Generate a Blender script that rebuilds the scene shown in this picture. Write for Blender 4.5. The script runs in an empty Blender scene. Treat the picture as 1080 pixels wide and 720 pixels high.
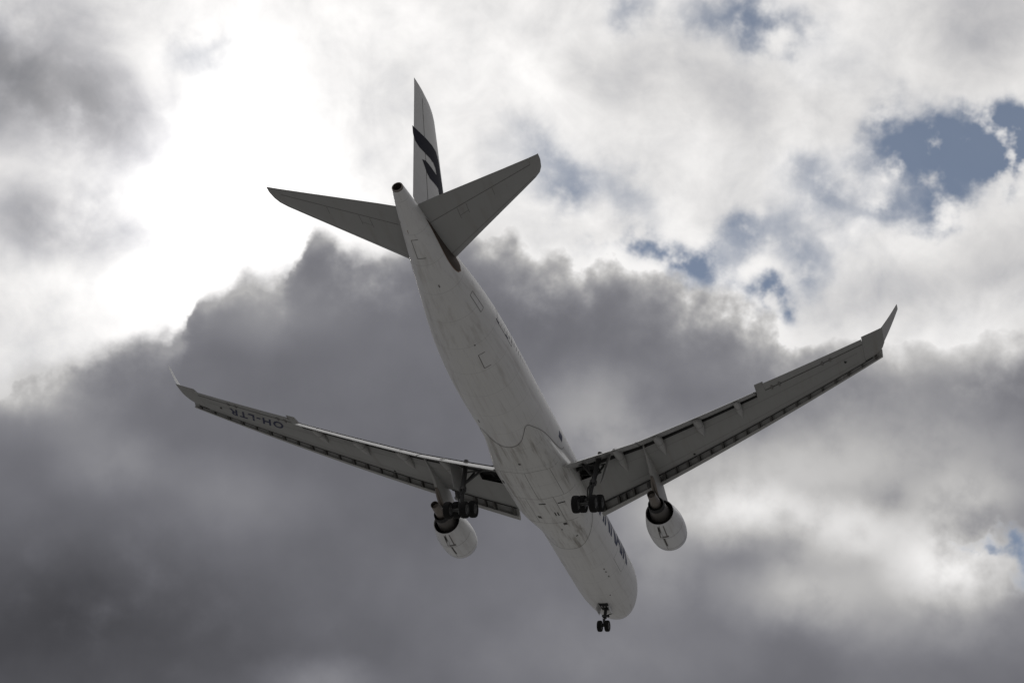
import bpy, bmesh, math, random
from math import sin, cos, pi, radians, sqrt, atan2
from mathutils import Vector, Matrix
random.seed(7)
S = bpy.context.scene
COL = S.collection

# ------------------------------------------------------------------ camera
# Airliner frame: X aft from the nose, Y starboard, Z up (metres).
FLIP = ((1, 0, 0), (0, -1, 0), (0, 0, -1))
RC = Matrix(((-0.29736124, 0.94831376, 0.11080300), (-0.55852930, -0.07865509, -0.82574717),
             (-0.77435219, -0.30743193, 0.55305000)))          # airliner -> view axes (right, down, forward)
CAM_AC = Vector((132.14415, 36.97006, -61.07261))
PITCH, BANK = radians(3.5), radians(3.0)
fwd = Vector((0, cos(PITCH), sin(PITCH)))
rt = Vector((cos(BANK), 0, -sin(BANK))); rt = (rt - fwd * rt.dot(fwd)).normalized()
up = rt.cross(fwd)
W = Matrix((-fwd, rt, up)).transposed()
v = W @ (RC.transposed() @ Vector((0, 0, 1)))
W = Matrix.Rotation(atan2(v.x, v.y), 3, 'Z') @ W               # heading so that the photographer looks along +Y
CAM_W = Vector((0, 0, 1.7))
AC_LOC = CAM_W - W @ CAM_AC
camd = bpy.data.cameras.new('camera'); cam = bpy.data.objects.new('camera', camd); COL.objects.link(cam)
camd.sensor_width = 36; camd.lens = 36 * 1585.08 / 1080; camd.clip_start = 0.5; camd.clip_end = 40000
MR = (W @ RC.transposed() @ Matrix(FLIP)).to_4x4(); MR.translation = CAM_W
cam.matrix_world = MR
S.camera = cam

# ------------------------------------------------------------------ light and exposure
SUN_AZ, SUN_EL = -16.14, 41.34
S.view_settings.view_transform = 'Standard'; S.view_settings.look = 'None'
S.view_settings.exposure = 0.0; S.view_settings.gamma = 1; S.view_settings.use_curve_mapping = False
sund = bpy.data.lights.new('sun', 'SUN'); sun = bpy.data.objects.new('sun', sund); COL.objects.link(sun)
sund.energy = 0.7; sund.angle = radians(10); sund.color = (1, .95, .87)
sd = Vector((sin(radians(SUN_AZ)) * cos(radians(SUN_EL)), cos(radians(SUN_AZ)) * cos(radians(SUN_EL)), sin(radians(SUN_EL))))
sun.rotation_euler = sd.to_track_quat('Z', 'Y').to_euler()

world = bpy.data.worlds.new('World'); S.world = world; world.use_nodes = True
nt = world.node_tree; nt.nodes.clear()
N, L = nt.nodes, nt.links
def put(sock, val):
    if hasattr(val, 'is_linked'): L.new(val, sock)
    else: sock.default_value = val
def M(op, a, b=None, c=None, clamp=False):
    n = N.new('ShaderNodeMath'); n.operation = op; n.use_clamp = clamp
    put(n.inputs[0], a)
    if b is not None: put(n.inputs[1], b)
    if c is not None: put(n.inputs[2], c)
    return n.outputs[0]
def VM(op, a, b=None, s=None):
    n = N.new('ShaderNodeVectorMath'); n.operation = op
    put(n.inputs[0], a)
    if b is not None: put(n.inputs[1], b)
    if s is not None: put(n.inputs['Scale'], s)
    return n.outputs[1] if op in ('DOT_PRODUCT', 'LENGTH', 'DISTANCE') else n.outputs[0]
def SS(x, lo, hi, a=0., b=1.):
    n = N.new('ShaderNodeMapRange'); n.interpolation_type = 'SMOOTHSTEP'
    for i, q in enumerate((x, lo, hi, a, b)): put(n.inputs[i], q)
    return n.outputs[0]
def NOISE(vec, scale, detail=5, rough=.55, dist=0., color=False):
    n = N.new('ShaderNodeTexNoise'); put(n.inputs['Vector'], vec); n.inputs['Scale'].default_value = scale
    n.inputs['Detail'].default_value = detail; n.inputs['Roughness'].default_value = rough
    n.inputs['Distortion'].default_value = dist
    return n.outputs['Color' if color else 'Fac']
def BLOB(vec, b, acc):          # a soft patch of sky at (azimuth, elevation): (az, el, r1, r2, turn, amount)
    az, el, r1, r2, turn, amt = b
    mp = N.new('ShaderNodeMapping'); mp.vector_type = 'TEXTURE'
    put(mp.inputs['Vector'], vec); mp.inputs['Location'].default_value = (az, el, 0)
    mp.inputs['Rotation'].default_value = (0, 0, turn); mp.inputs['Scale'].default_value = (r1, r2, 1)
    g = N.new('ShaderNodeTexGradient'); g.gradient_type = 'SPHERICAL'; L.new(mp.outputs[0], g.inputs[0])
    return M('ADD', SS(g.outputs['Fac'], 0., 1., 0., amt), acc)
def BLOBS(vec, lst, base):
    acc = base
    for b in lst: acc = BLOB(vec, b, acc)
    return acc
def CURVE(x, x0, x1, pts, y0, y1):
    f = M('DIVIDE', M('SUBTRACT', x, x0), x1 - x0, clamp=True)
    n = N.new('ShaderNodeFloatCurve'); L.new(f, n.inputs['Value'])
    c = n.mapping.curves[0]
    P = [((px - x0) / (x1 - x0), (py - y0) / (y1 - y0)) for px, py in pts]
    while len(c.points) < len(P): c.points.new(.5, .5)
    for q, p in zip(c.points, P): q.location = p; q.handle_type = 'AUTO_CLAMPED'
    n.mapping.update()
    return M('MULTIPLY_ADD', n.outputs[0], y1 - y0, y0)
def MIX(f, a, b):
    n = N.new('ShaderNodeMix'); n.data_type = 'RGBA'
    put(n.inputs[0], f); put(n.inputs[6], a); put(n.inputs[7], b)
    return n.outputs[2]
def COLR(val, tint):            # grey value -> slightly tinted colour
    n = N.new('ShaderNodeCombineColor')
    for i in range(3): put(n.inputs[i], M('MULTIPLY', val, tint[i]))
    return n.outputs[0]
# patches of sky: (azimuth, elevation, radius, radius, turn, amount), degrees
B_TONE = [(-26.06, 42.8, 10.34, 5.79, -3.006, -0.36), (-20.79, 42.75, 5.44, 3.12, -3.135, -0.12), (-22.48, 38.24, 6.97, 2.46, -2.876, -0.26), (-22.37, 34.98, 4.7, 1.75, -2.881, -0.04), (25.47, 48.54, 9.07, 3.68, 3.001, -0.17), (6.99, 48.24, 7.94, 2.79, -3.141, -0.09), (12.19, 47.11, 5.46, 2.15, 2.907, -0.07), (23.54, 40.2, 5.95, 3.1, 3.038, -0.14), (12.05, 43.95, 5.54, 2.23, -2.834, 0.0), (-1.62, 48.57, 8.02, 2.8, -3.076, 0.02), (17.25, 47.14, 4.48, 2.07, 3.07, -0.06), (18.64, 39.68, 6.15, 1.75, 3.062, -0.08), (1.55, 49.13, 7.57, 2.44, -3.1, -0.02)]
HOLES = [(24.39, 44.59, 2.73, 2.36, -3.031, 0.8), (1.62, 44.36, 2.99, 1.8, 3.051, 0.2), (22.21, 44.82, 5.67, 2.22, 2.995, 1.77), (19.48, 45.55, 3.21, 1.75, 3.063, 0.94), (24.41, 44.24, 3.52, 2.43, 3.069, 1.3), (20.77, 43.32, 2.96, 2.06, 2.903, 1.06), (21.07, 42.42, 1.71, 1.27, 3.105, 0.83), (24.91, 43.48, 2.48, 1.95, 3.128, 0.71), (16.21, 44.51, 4.76, 1.88, -2.989, 0.59), (14.48, 44.02, 3.23, 2.02, 3.102, 0.35), (18.79, 42.83, 2.35, 1.37, 2.99, 0.65), (16.78, 43.17, 3.15, 1.45, 3.078, 0.41), (14.8, 42.06, 4.02, 1.94, -2.859, 0.41), (11.27, 42.34, 4.02, 1.48, -3.026, 1.0), (7.6, 41.44, 4.2, 1.51, 2.935, 1.47), (8.89, 40.87, 2.33, 1.29, 2.835, 0.94), (5.53, 41.76, 2.37, 0.91, 3.107, 0.71), (3.94, 41.71, 1.83, 0.83, 3.069, 0.59), (12.57, 39.6, 2.46, 1.19, 2.821, 1.3), (11.67, 40.12, 2.56, 0.99, 2.999, 0.71), (13.45, 39.11, 1.11, 0.74, 3.121, 0.71), (13.93, 40.97, 1.86, 1.79, -2.922, 0.53), (5.16, 43.9, 3.51, 1.75, 2.978, 0.59), (1.37, 44.34, 3.56, 1.99, 3.031, 0.58), (2.48, 43.33, 2.21, 1.65, 3.13, 0.33), (-0.06, 45.5, 2.86, 1.64, -3.108, 0.28), (-1.97, 44.63, 2.82, 2.05, 3.137, 0.23), (11.15, 50.05, 3.69, 1.75, 3.009, 1.0), (13.42, 50.23, 3.6, 1.57, 3.093, 0.53), (14.97, 49.72, 2.95, 1.41, 3.085, 0.41), (5.11, 50.78, 2.24, 1.34, 3.129, 0.71), (8.27, 50.49, 3.07, 1.42, 3.126, 0.41), (20.09, 46.87, 2.72, 1.26, 3.05, 0.35), (16.36, 48.08, 3.98, 1.58, 3.072, 0.24), (-18.55, 46.06, 3.24, 1.2, -2.986, 0.36), (-16.81, 46.21, 2.72, 1.37, -2.979, 0.26), (-14.01, 45.62, 3.27, 1.63, 3.029, 0.13), (20.57, 30.38, 2.71, 0.86, 3.032, 0.98), (22.12, 29.61, 1.87, 1.48, 1.277, 0.98)]
C_TONE = [(20.04, 31.55, 3.1, 2.05, 3.12, 0.2), (15.67, 31.44, 14.41, 5.91, 3.114, 0.13), (4.09, 35.28, 4.76, 2.94, -2.894, 0.2), (9.14, 33.28, 7.21, 3.2, -3.129, 0.22), (9.98, 31.8, 4.55, 1.59, -2.991, 0.2), (14.06, 31.31, 5.23, 1.75, 3.05, 0.26), (15.44, 33.54, 7.01, 2.81, 3.108, 0.18), (17.98, 30.64, 4.24, 1.74, 2.953, 0.15), (21.79, 32.78, 5.05, 3.07, 3.092, 0.14), (20.52, 29.46, 4.53, 1.85, -3.12, 0.36), (12.73, 28.9, 4.34, 1.73, -3.142, 0.16), (17.03, 28.97, 6.14, 3.07, 3.122, 0.17), (7.11, 30.05, 3.69, 3.17, -3.095, 0.12), (21.33, 27.39, 3.27, 1.99, 3.126, 0.06), (-18.39, 24.3, 11.61, 5.66, -2.956, -0.11), (-11.62, 24.25, 15.56, 5.42, -2.985, -0.06), (-17.0, 30.58, 3.49, 1.92, -2.961, 0.09), (-11.68, 30.58, 6.48, 2.1, -3.12, 0.05), (-6.46, 24.34, 3.42, 1.37, -3.02, 0.14), (18.54, 35.47, 8.28, 3.14, 3.078, 0.1), (10.03, 37.21, 5.79, 2.15, 3.138, 0.05), (19.77, 38.35, 8.11, 2.44, 3.056, 0.3), (23.82, 39.47, 5.03, 2.75, 3.042, 0.14), (5.24, 26.47, 8.66, 2.42, -3.09, 0.06), (-21.44, 32.7, 4.59, 2.09, -2.903, 0.14), (-11.94, 37.81, 5.74, 2.16, -2.975, 0.09), (1.23, 39.28, 5.59, 2.53, -3.086, -0.04), (-19.46, 31.78, 4.24, 1.74, -2.916, 0.08), (-14.17, 26.56, 6.01, 3.09, -2.982, -0.02)]
C_GAPS = [(20.57, 30.38, 2.19, 0.65, 3.031, 1.3), (22.27, 29.6, 1.56, 1.17, 1.303, 1.0)]
EX0, EX1, EY0, EY1 = -26.05, 28.43, 29.24, 44.08
EDGE = [(-24.05, 31.24), (-22.07, 32.24), (-21.59, 32.77), (-20.76, 33.36), (-19.87, 33.99), (-18.77, 34.42), (-17.76, 34.81), (-17.18, 35.13), (-16.05, 35.65), (-15.57, 36.05), (-15.08, 36.70), (-15.00, 37.16), (-14.61, 37.61), (-14.10, 37.86), (-13.69, 38.27), (-12.98, 38.67), (-12.34, 38.68), (-11.92, 38.65), (-11.46, 38.85), (-11.11, 39.24), (-10.97, 39.74), (-10.63, 40.53), (-10.21, 40.90), (-9.58, 40.71), (-9.10, 40.35), (-8.53, 40.18), (-7.69, 40.23), (-6.61, 40.71), (-5.27, 41.21), (-3.46, 41.85), (-1.05, 42.08), (0.48, 41.51), (1.48, 41.29), (2.43, 41.42), (3.17, 41.20), (3.94, 41.71), (5.00, 41.82), (5.79, 41.44), (6.55, 41.46), (7.33, 41.11), (8.04, 40.69), (8.66, 40.33), (9.54, 40.33), (10.29, 40.18), (10.97, 39.85), (11.83, 39.41), (12.42, 39.46), (12.95, 39.02), (13.51, 38.68), (14.53, 38.46), (16.27, 38.23), (18.45, 38.22), (20.61, 38.27), (23.99, 38.24), (26.43, 38.07)]
SOFT = [(-25.30, 1.200), (-23.12, 1.000), (-19.29, 0.700), (-17.29, 0.500), (-16.06, 0.420), (-12.70, 0.420), (-9.66, 0.500), (-6.54, 0.500), (-1.99, 0.500), (2.64, 0.500), (7.28, 0.420), (11.87, 0.420), (14.13, 0.700), (16.36, 1.300), (18.55, 1.700), (24.02, 2.200)]
RIM = [(-25.30, 0.250), (-20.85, 0.250), (-16.06, 0.160), (-9.66, 0.240), (-5.64, 0.280), (-1.99, 0.400), (0.79, 0.520), (7.28, 0.550), (11.87, 0.520), (15.03, 0.380), (18.55, 0.300), (24.02, 0.300)]
B_BASE, C_BASE, SKY_STRENGTH = 0.915, 0.44, 0.055
tc = N.new('ShaderNodeTexCoord'); D = tc.outputs['Generated']
sp = N.new('ShaderNodeSeparateXYZ'); L.new(D, sp.inputs[0])
# azimuth / elevation of the sky direction in degrees, ruffled by turbulence so that no patch keeps a clean outline
w1 = VM('SUBTRACT', NOISE(D, 10, 3, .5, color=True), (.5, .5, .5))
w2 = VM('SUBTRACT', NOISE(D, 34, 4, .55, color=True), (.5, .5, .5))
AZ = M('MULTIPLY', M('ARCTAN2', sp.outputs[0], sp.outputs[1]), 180 / pi)
EL = M('MULTIPLY', M('ARCSINE', sp.outputs[2]), 180 / pi)
cmb = N.new('ShaderNodeCombineXYZ'); L.new(AZ, cmb.inputs[0]); L.new(EL, cmb.inputs[1])
P0 = cmb.outputs[0]
P1 = VM('ADD', P0, VM('ADD', VM('SCALE', w1, s=2.6), VM('SCALE', w2, s=2.6)))
P2 = VM('ADD', P0, VM('ADD', VM('SCALE', w1, s=1.6), VM('SCALE', w2, s=.9)))

# clear sky
sky = N.new('ShaderNodeTexSky'); sky.sky_type = 'NISHITA'; sky.sun_disc = False
sky.sun_elevation = radians(SUN_EL); sky.sun_rotation = radians(SUN_AZ); sky.dust_density = .1; sky.air_density = 1.2; sky.ozone_density = 4.0
blue = VM('SCALE', sky.outputs[0], s=SKY_STRENGTH)
blue = MIX(.26, blue, (.33, .345, .355, 1))

# sun glow through the high cloud
ca = VM('DOT_PRODUCT', D, tuple(sd))
ang = M('MULTIPLY', M('ARCCOSINE', M('MINIMUM', ca, .99999)), 180 / pi)
glow = M('ADD', M('MULTIPLY', M('EXPONENT', M('MULTIPLY', ang, -1 / 2.7)), 1.1), M('MULTIPLY', M('EXPONENT', M('MULTIPLY', ang, -1 / 6.0)), .22))

# high bright layer with blue gaps
nB = M('SUBTRACT', NOISE(D, 14, 5, .52, .4), .5); nB2 = M('SUBTRACT', NOISE(VM('ADD', D, (3.1, 1.7, .4)), 40, 6, .6, .3), .5)
fB = BLOBS(P2, B_TONE, B_BASE)
fB = M('ADD', fB, M('ADD', M('MULTIPLY', nB, .30), M('MULTIPLY', nB2, .10)))
lB = M('ADD', M('POWER', M('MAXIMUM', fB, 0.02), 2.2), M('MULTIPLY', glow, SS(fB, .50, .92, .08, 1.)))
hole = BLOBS(P1, HOLES, 0.)
hole = M('ADD', hole, M('ADD', M('MULTIPLY', nB, -.55), M('MULTIPLY', nB2, -.50)))
open_ = SS(hole, -.20, 1.38, 0., .96)
lB = M('MULTIPLY', lB, SS(sp.outputs[1], -.55, .55, .55, 1.))      # duller away from the sun
back = MIX(open_, MIX(SS(fB, .62, .90), COLR(lB, (.985, .975, 1.01)), COLR(lB, (1.0, .983, .970))), blue)

# low dark cloud bank
edge = CURVE(M('ADD', AZ, M('MULTIPLY', VM('DOT_PRODUCT', w2, (1, 0, 0)), 2.0)), EX0, EX1, EDGE, EY0, EY1)
soft = CURVE(AZ, EX0, EX1, SOFT, 0., 4.)
rimA = CURVE(AZ, EX0, EX1, RIM, 0., 1.)
nE = M('SUBTRACT', NOISE(VM('ADD', D, (.7, .2, 2.1)), 34, 4, .55), .5)
depth = M('ADD', M('SUBTRACT', edge, EL), M('MULTIPLY', nE, M('MULTIPLY_ADD', soft, 1.6, .8)))
gap = SS(BLOBS(P1, C_GAPS, M('MULTIPLY', nB2, -.5)), .2, 1.)
cover = M('MULTIPLY', SS(depth, M('MULTIPLY', soft, -1.), soft), M('SUBTRACT', 1., gap))
nC = M('SUBTRACT', NOISE(VM('ADD', D, (1.3, 5.2, .9)), 9, 3, .5), .5); nC2 = M('SUBTRACT', NOISE(VM('ADD', D, (4.3, 1.2, 2.9)), 26, 4, .5), .5)
fC = BLOBS(P2, C_TONE, C_BASE)
fC = M('ADD', fC, M('ADD', M('MULTIPLY', nC, .10), M('MULTIPLY', nC2, .05)))
dR = M('ADD', depth, M('ADD', M('MULTIPLY', VM('DOT_PRODUCT', w2, (0, 1, 0)), 3.2), M('MULTIPLY', nC2, 2.5)))
rim = M('MULTIPLY', rimA, M('EXPONENT', M('MULTIPLY', M('MAXIMUM', M('SUBTRACT', dR, .1), 0.), -1 / .95)))
fC = M('ADD', fC, rim)
lC = M('POWER', M('MAXIMUM', M('MINIMUM', fC, .97), .02), 2.2)
warm = SS(fC, .40, .75)
colC = MIX(warm, COLR(lC, (.955, .957, 1.07)), COLR(lC, (1.0, .985, .975)))
final = MIX(cover, back, colC)
bg = N.new('ShaderNodeBackground'); L.new(final, bg.inputs[0]); bg.inputs[1].default_value = 1.0
out = N.new('ShaderNodeOutputWorld'); L.new(bg.outputs[0], out.inputs[0])


# ------------------------------------------------------------------ materials
def mat(name, base, rough=.5, metal=0., spec=.5, wear=None):
    m = bpy.data.materials.new(name); m.use_nodes = True
    t = m.node_tree; b = t.nodes['Principled BSDF']
    b.inputs['Base Color'].default_value = (*base, 1); b.inputs['Roughness'].default_value = rough
    b.inputs['Metallic'].default_value = metal; b.inputs['Specular IOR Level'].default_value = spec
    if wear: wear(t, b, base)
    return m
def wear_paint(amount, stain=(.16, .12, .08), streak=.35, lines=True, patch=.06):
    """grime streaks drawn out along the airflow, faint skin joints and patch to patch tone"""
    def f(t, b, base):
        n, l = t.nodes, t.links
        tc = n.new('ShaderNodeTexCoord')
        def nz(scale, vs, det=5, rough=.6):
            mp = n.new('ShaderNodeMapping'); mp.inputs['Scale'].default_value = vs; l.new(tc.outputs['Object'], mp.inputs[0])
            q = n.new('ShaderNodeTexNoise'); q.inputs['Scale'].default_value = scale; q.inputs['Detail'].default_value = det
            q.inputs['Roughness'].default_value = rough; l.new(mp.outputs[0], q.inputs['Vector']); return q.outputs['Fac']
        def mr(x, lo, hi, a, c):
            q = n.new('ShaderNodeMapRange'); q.interpolation_type = 'SMOOTHSTEP'
            for i, w in enumerate((x, lo, hi, a, c)):
                if i == 0: l.new(w, q.inputs[0])
                else: q.inputs[i].default_value = w
            return q.outputs[0]
        def mix(fac, A, B, bt='MIX'):
            q = n.new('ShaderNodeMix'); q.data_type = 'RGBA'; q.blend_type = bt
            for i, w in ((0, fac), (6, A), (7, B)):
                if hasattr(w, 'is_linked'): l.new(w, q.inputs[i])
                else: q.inputs[i].default_value = w
            return q.outputs[2]
        def mt(op, a, c):
            q = n.new('ShaderNodeMath'); q.operation = op
            for i, w in ((0, a), (1, c)):
                if hasattr(w, 'is_linked'): l.new(w, q.inputs[i])
                else: q.inputs[i].default_value = w
            return q.outputs[0]
        c = (*base, 1)
        s1 = mr(nz(1.0, (.12, 1.6, 1.6), 6, .65), .48, .75, 0, streak * amount)
        s2 = mr(nz(1.0, (.35, 5.0, 5.0), 4, .6), .55, .8, 0, streak * .7 * amount)
        s3 = mr(nz(.5, (1, 1, 1), 4, .6), .35, .7, 0, patch * 2)
        c = mix(s3, c, (base[0] * .72, base[1] * .73, base[2] * .74, 1))
        c = mix(s1, c, (*stain, 1)); c = mix(s2, c, (stain[0] * .8, stain[1] * .8, stain[2] * .9, 1))
        if lines:
            sp = n.new('ShaderNodeSeparateXYZ'); l.new(tc.outputs['Object'], sp.inputs[0])
            x, y, z = sp.outputs
            ang = mt('ARCTAN2', y, mt('MULTIPLY', z, -1.0))
            for coord, per, wd in ((x, 2.65, .012), (ang, .40, .010)):
                fr = mt('FRACT', mt('DIVIDE', coord, per), 0.)
                d = mt('ABSOLUTE', mt('SUBTRACT', fr, .5), 0.)
                q = mr(d, wd * .4, wd, .22, 0)
                c = mix(q, c, (.12, .12, .12, 1))
        l.new(c, b.inputs['Base Color'])
        rr = mr(s1, 0, .4, b.inputs['Roughness'].default_value, min(.9, b.inputs['Roughness'].default_value + .25))
        l.new(rr, b.inputs['Roughness'])
    return f
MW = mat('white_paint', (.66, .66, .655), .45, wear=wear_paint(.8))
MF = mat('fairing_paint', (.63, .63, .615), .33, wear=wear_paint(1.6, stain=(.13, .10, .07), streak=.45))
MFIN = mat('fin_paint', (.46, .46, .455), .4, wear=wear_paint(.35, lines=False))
MG = mat('wing_grey_paint', (.27, .272, .265), .48, wear=wear_paint(.6, lines=False))
MFL = mat('flap_paint', (.30, .30, .295), .24, wear=wear_paint(.4, lines=False))
MGT = mat('tail_grey_paint', (.30, .302, .297), .45, wear=wear_paint(.5, lines=False))
MGF = mat('fairing_grey_paint', (.33, .33, .322), .45, wear=wear_paint(.5, lines=False))
MN = mat('nacelle_paint', (.66, .665, .67), .3, wear=wear_paint(.7, lines=False))
MLIP = mat('bare_metal', (.6, .6, .6), .28, 1.0)
MX = mat('hot_metal', (.20, .178, .16), .45, .75, wear=wear_paint(.8, stain=(.05, .04, .03), lines=False))
MXD = mat('core_metal', (.12, .112, .105), .42, .6, wear=wear_paint(.8, stain=(.05, .04, .03), lines=False))
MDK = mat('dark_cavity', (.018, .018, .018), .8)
MST = mat('gear_steel', (.05, .05, .05), .5, .3)
MRB = mat('tyre_rubber', (.012, .012, .012), .85, spec=.2)
MHB = mat('wheel_hub', (.07, .07, .07), .5, .3)
MLN = mat('seam_dark', (.075, .072, .068), .7)
MLS = mat('seam_grey', (.16, .155, .15), .7)
MBL = mat('navy_paint', (.012, .015, .055), .5, spec=.3)
MLB = mat('lettering_blue', (.03, .036, .075), .5, spec=.3)
MEM = mat('emblem_paint', (.004, .005, .016), .6, spec=.1)
MBR = mat('seal_brown', (.055, .042, .033), .7)
MBO = mat('seal_rim', (.20, .12, .07), .6)
MGL = mat('window_glass', (.5, .505, .51), .35)
MRED = mat('rust_panel', (.16, .06, .03), .7)

# ------------------------------------------------------------------ helpers
def obj(name, bm, m, parent=None, sharp=35, flat=False):
    me = bpy.data.meshes.new(name); bmesh.ops.recalc_face_normals(bm, faces=bm.faces)
    bm.to_mesh(me); bm.free()
    for mm in (m if isinstance(m, (list, tuple)) else [m]): me.materials.append(mm)
    if not flat:
        for p in me.polygons: p.use_smooth = True
        me.set_sharp_from_angle(angle=radians(sharp))
    o = bpy.data.objects.new(name, me); COL.objects.link(o)
    if parent is not None: o.parent = parent
    return o
def add_loft(bm, secs, close=True, cap=(True, True), skip=None, mi=0, mj=None):
    rows = [[bm.verts.new(p) for p in s] for s in secs]
    n = len(rows[0])
    for i in range(len(rows) - 1):
        for j in range(n if close else n - 1):
            if skip and skip(i, j): continue
            k = (j + 1) % n
            try:
                f = bm.faces.new((rows[i][j], rows[i][k], rows[i + 1][k], rows[i + 1][j])); f.material_index = mi if mj is None else mj(j)
            except ValueError: pass
    for e, c in ((0, cap[0]), (-1, cap[1])):
        if c:
            try: bm.faces.new(rows[e])
            except ValueError: pass
    return rows
def loft(secs, **k):
    bm = bmesh.new(); add_loft(bm, secs, **k); return bm
def add_tube(bm, a, b, r0, r1=None, n=12, cap=True):
    a, b = Vector(a), Vector(b); r1 = r0 if r1 is None else r1
    d = (b - a).normalized(); u = d.orthogonal().normalized(); w = d.cross(u)
    add_loft(bm, [[p + (u * cos(2 * pi * i / n) + w * sin(2 * pi * i / n)) * r for i in range(n)] for p, r in ((a, r0), (b, r1))], cap=(cap, cap))
def add_box(bm, c, s, rot=None):
    c = Vector(c); vs = []
    for x in (-1, 1):
        for y in (-1, 1):
            for z in (-1, 1):
                p = Vector((x * s[0] / 2, y * s[1] / 2, z * s[2] / 2))
                if rot is not None: p = rot @ p
                vs.append(bm.verts.new(c + p))
    for f in ((0, 1, 3, 2), (4, 6, 7, 5), (0, 4, 5, 1), (2, 3, 7, 6), (0, 2, 6, 4), (1, 5, 7, 3)):
        bm.faces.new([vs[i] for i in f])
def revolve(bm, prof, cy, cz, n=48, mi=0):     # profile (x, r) about an axis along X
    add_loft(bm, [[(x, cy + r * sin(2 * pi * i / n), cz - r * cos(2 * pi * i / n)) for i in range(n)] for x, r in prof], cap=(False, False), mi=mi)
def lerp(tab, x):
    if x <= tab[0][0]: return tab[0][1:]
    for a, b in zip(tab, tab[1:]):
        if x <= b[0]:
            t = (x - a[0]) / (b[0] - a[0]); return [p + (q - p) * t for p, q in zip(a[1:], b[1:])]
    return tab[-1][1:]
def smooth(tab, x):             # Catmull-Rom through a station table
    n = len(tab); i = 0
    while i < n - 2 and x > tab[i + 1][0]: i += 1
    a, b = tab[i], tab[i + 1]; h = b[0] - a[0]; t = min(1, max(0, (x - a[0]) / h))
    out = []
    for k in range(1, len(a)):
        m0 = (b[k] - tab[i - 1][k]) / (b[0] - tab[i - 1][0]) if i > 0 else (b[k] - a[k]) / h
        m1 = (tab[i + 2][k] - a[k]) / (tab[i + 2][0] - a[0]) if i < n - 2 else (b[k] - a[k]) / h
        t2, t3 = t * t, t * t * t
        out.append((2 * t3 - 3 * t2 + 1) * a[k] + (t3 - 2 * t2 + t) * h * m0 + (-2 * t3 + 3 * t2) * b[k] + (t3 - t2) * h * m1)
    return out
def sstep(x, a, b):
    t = min(1, max(0, (x - a) / (b - a))); return t * t * (3 - 2 * t)

# ------------------------------------------------------------------ ground (out of frame below; it throws light up at the belly)
bm = bmesh.new()
R0, n = 9000, 64
ring = [bm.verts.new((R0 * cos(2 * pi * i / n), R0 * sin(2 * pi * i / n), 0)) for i in range(n)]
bm.faces.new(ring)
def wear_ground(t, b, base):
    n_, l = t.nodes, t.links
    tc = n_.new('ShaderNodeTexCoord'); q = n_.new('ShaderNodeTexNoise'); q.inputs['Scale'].default_value = .02; q.inputs['Detail'].default_value = 8
    l.new(tc.outputs['Object'], q.inputs['Vector'])
    r = n_.new('ShaderNodeValToRGB'); l.new(q.outputs['Fac'], r.inputs[0])
    r.color_ramp.elements[0].position = .35; r.color_ramp.elements[0].color = (.235, .235, .235, 1)
    r.color_ramp.elements[1].position = .65; r.color_ramp.elements[1].color = (.345, .344, .34, 1)
    l.new(r.outputs[0], b.inputs['Base Color'])
g = obj('ground', bm, mat('ground_dry_grass', (.16, .16, .1), .95, wear=wear_ground), flat=True); g['kind'] = 'structure'

# ------------------------------------------------------------------ the airliner
jet = bpy.data.objects.new('airliner', None); COL.objects.link(jet)
jet['label'] = 'white twin-engine airliner with grey wings and lowered landing gear, flying under the clouds'
jet['category'] = 'airplane'
MJ = W.to_4x4(); MJ.translation = AC_LOC
jet.matrix_world = MJ
jet.empty_display_size = 3

# fuselage stations: X, top, bottom, half width
FUS = [(0, -.74, -.86, .06), (.12, -.42, -1.2, .42), (.4, -.05, -1.58, .83), (.9, .38, -1.92, 1.25), (1.6, .85, -2.2, 1.66),
       (2.5, 1.5, -2.43, 2.05), (3.6, 2.15, -2.6, 2.38), (5, 2.58, -2.72, 2.63), (6.5, 2.77, -2.79, 2.77), (8.5, 2.82, -2.82, 2.82),
       (20, 2.82, -2.82, 2.82), (38, 2.82, -2.82, 2.82), (41.5, 2.82, -2.82, 2.82), (43.5, 2.82, -2.74, 2.80), (45.5, 2.82, -2.55, 2.76),
       (47.5, 2.82, -2.27, 2.66), (49.5, 2.80, -1.92, 2.48), (51.5, 2.73, -1.53, 2.22), (53.5, 2.60, -1.12, 1.91), (55.5, 2.44, -.72, 1.59),
       (57.5, 2.28, -.32, 1.28), (59.5, 2.13, .14, .98), (61, 2.03, .50, .75), (62.2, 1.97, .85, .55), (63.0, 1.92, 1.13, .40)]
FUS = [(8.5 - (8.5 - q[0]) * 7.3 / 8.5 if q[0] < 8.5 else q[0],) + q[1:] for q in FUS]
def fus(X, th, off=0.):
    t, b, w = smooth(FUS, X)
    zc, hh = (t + b) / 2, (t - b) / 2
    return Vector((X, (w + off) * sin(th), zc - (hh + off) * cos(th)))
xs = [1.2 + .8588 * q for q in [0, .03, .07, .12, .2, .3, .4, .55, .7, .9, 1.2, 1.6, 2, 2.5, 3, 3.6, 4.3, 5, 5.7, 6.5, 7.5, 8.5]] + [10 + i for i in range(0, 53)] + [62.5, 62.8, 63.0]
NT = 192
secs = [[fus(x, 2 * pi * i / NT) for i in range(NT)] for x in xs]
fuselage = obj('fuselage', loft(secs, cap=(True, False)), MW, jet, sharp=60)
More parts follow.
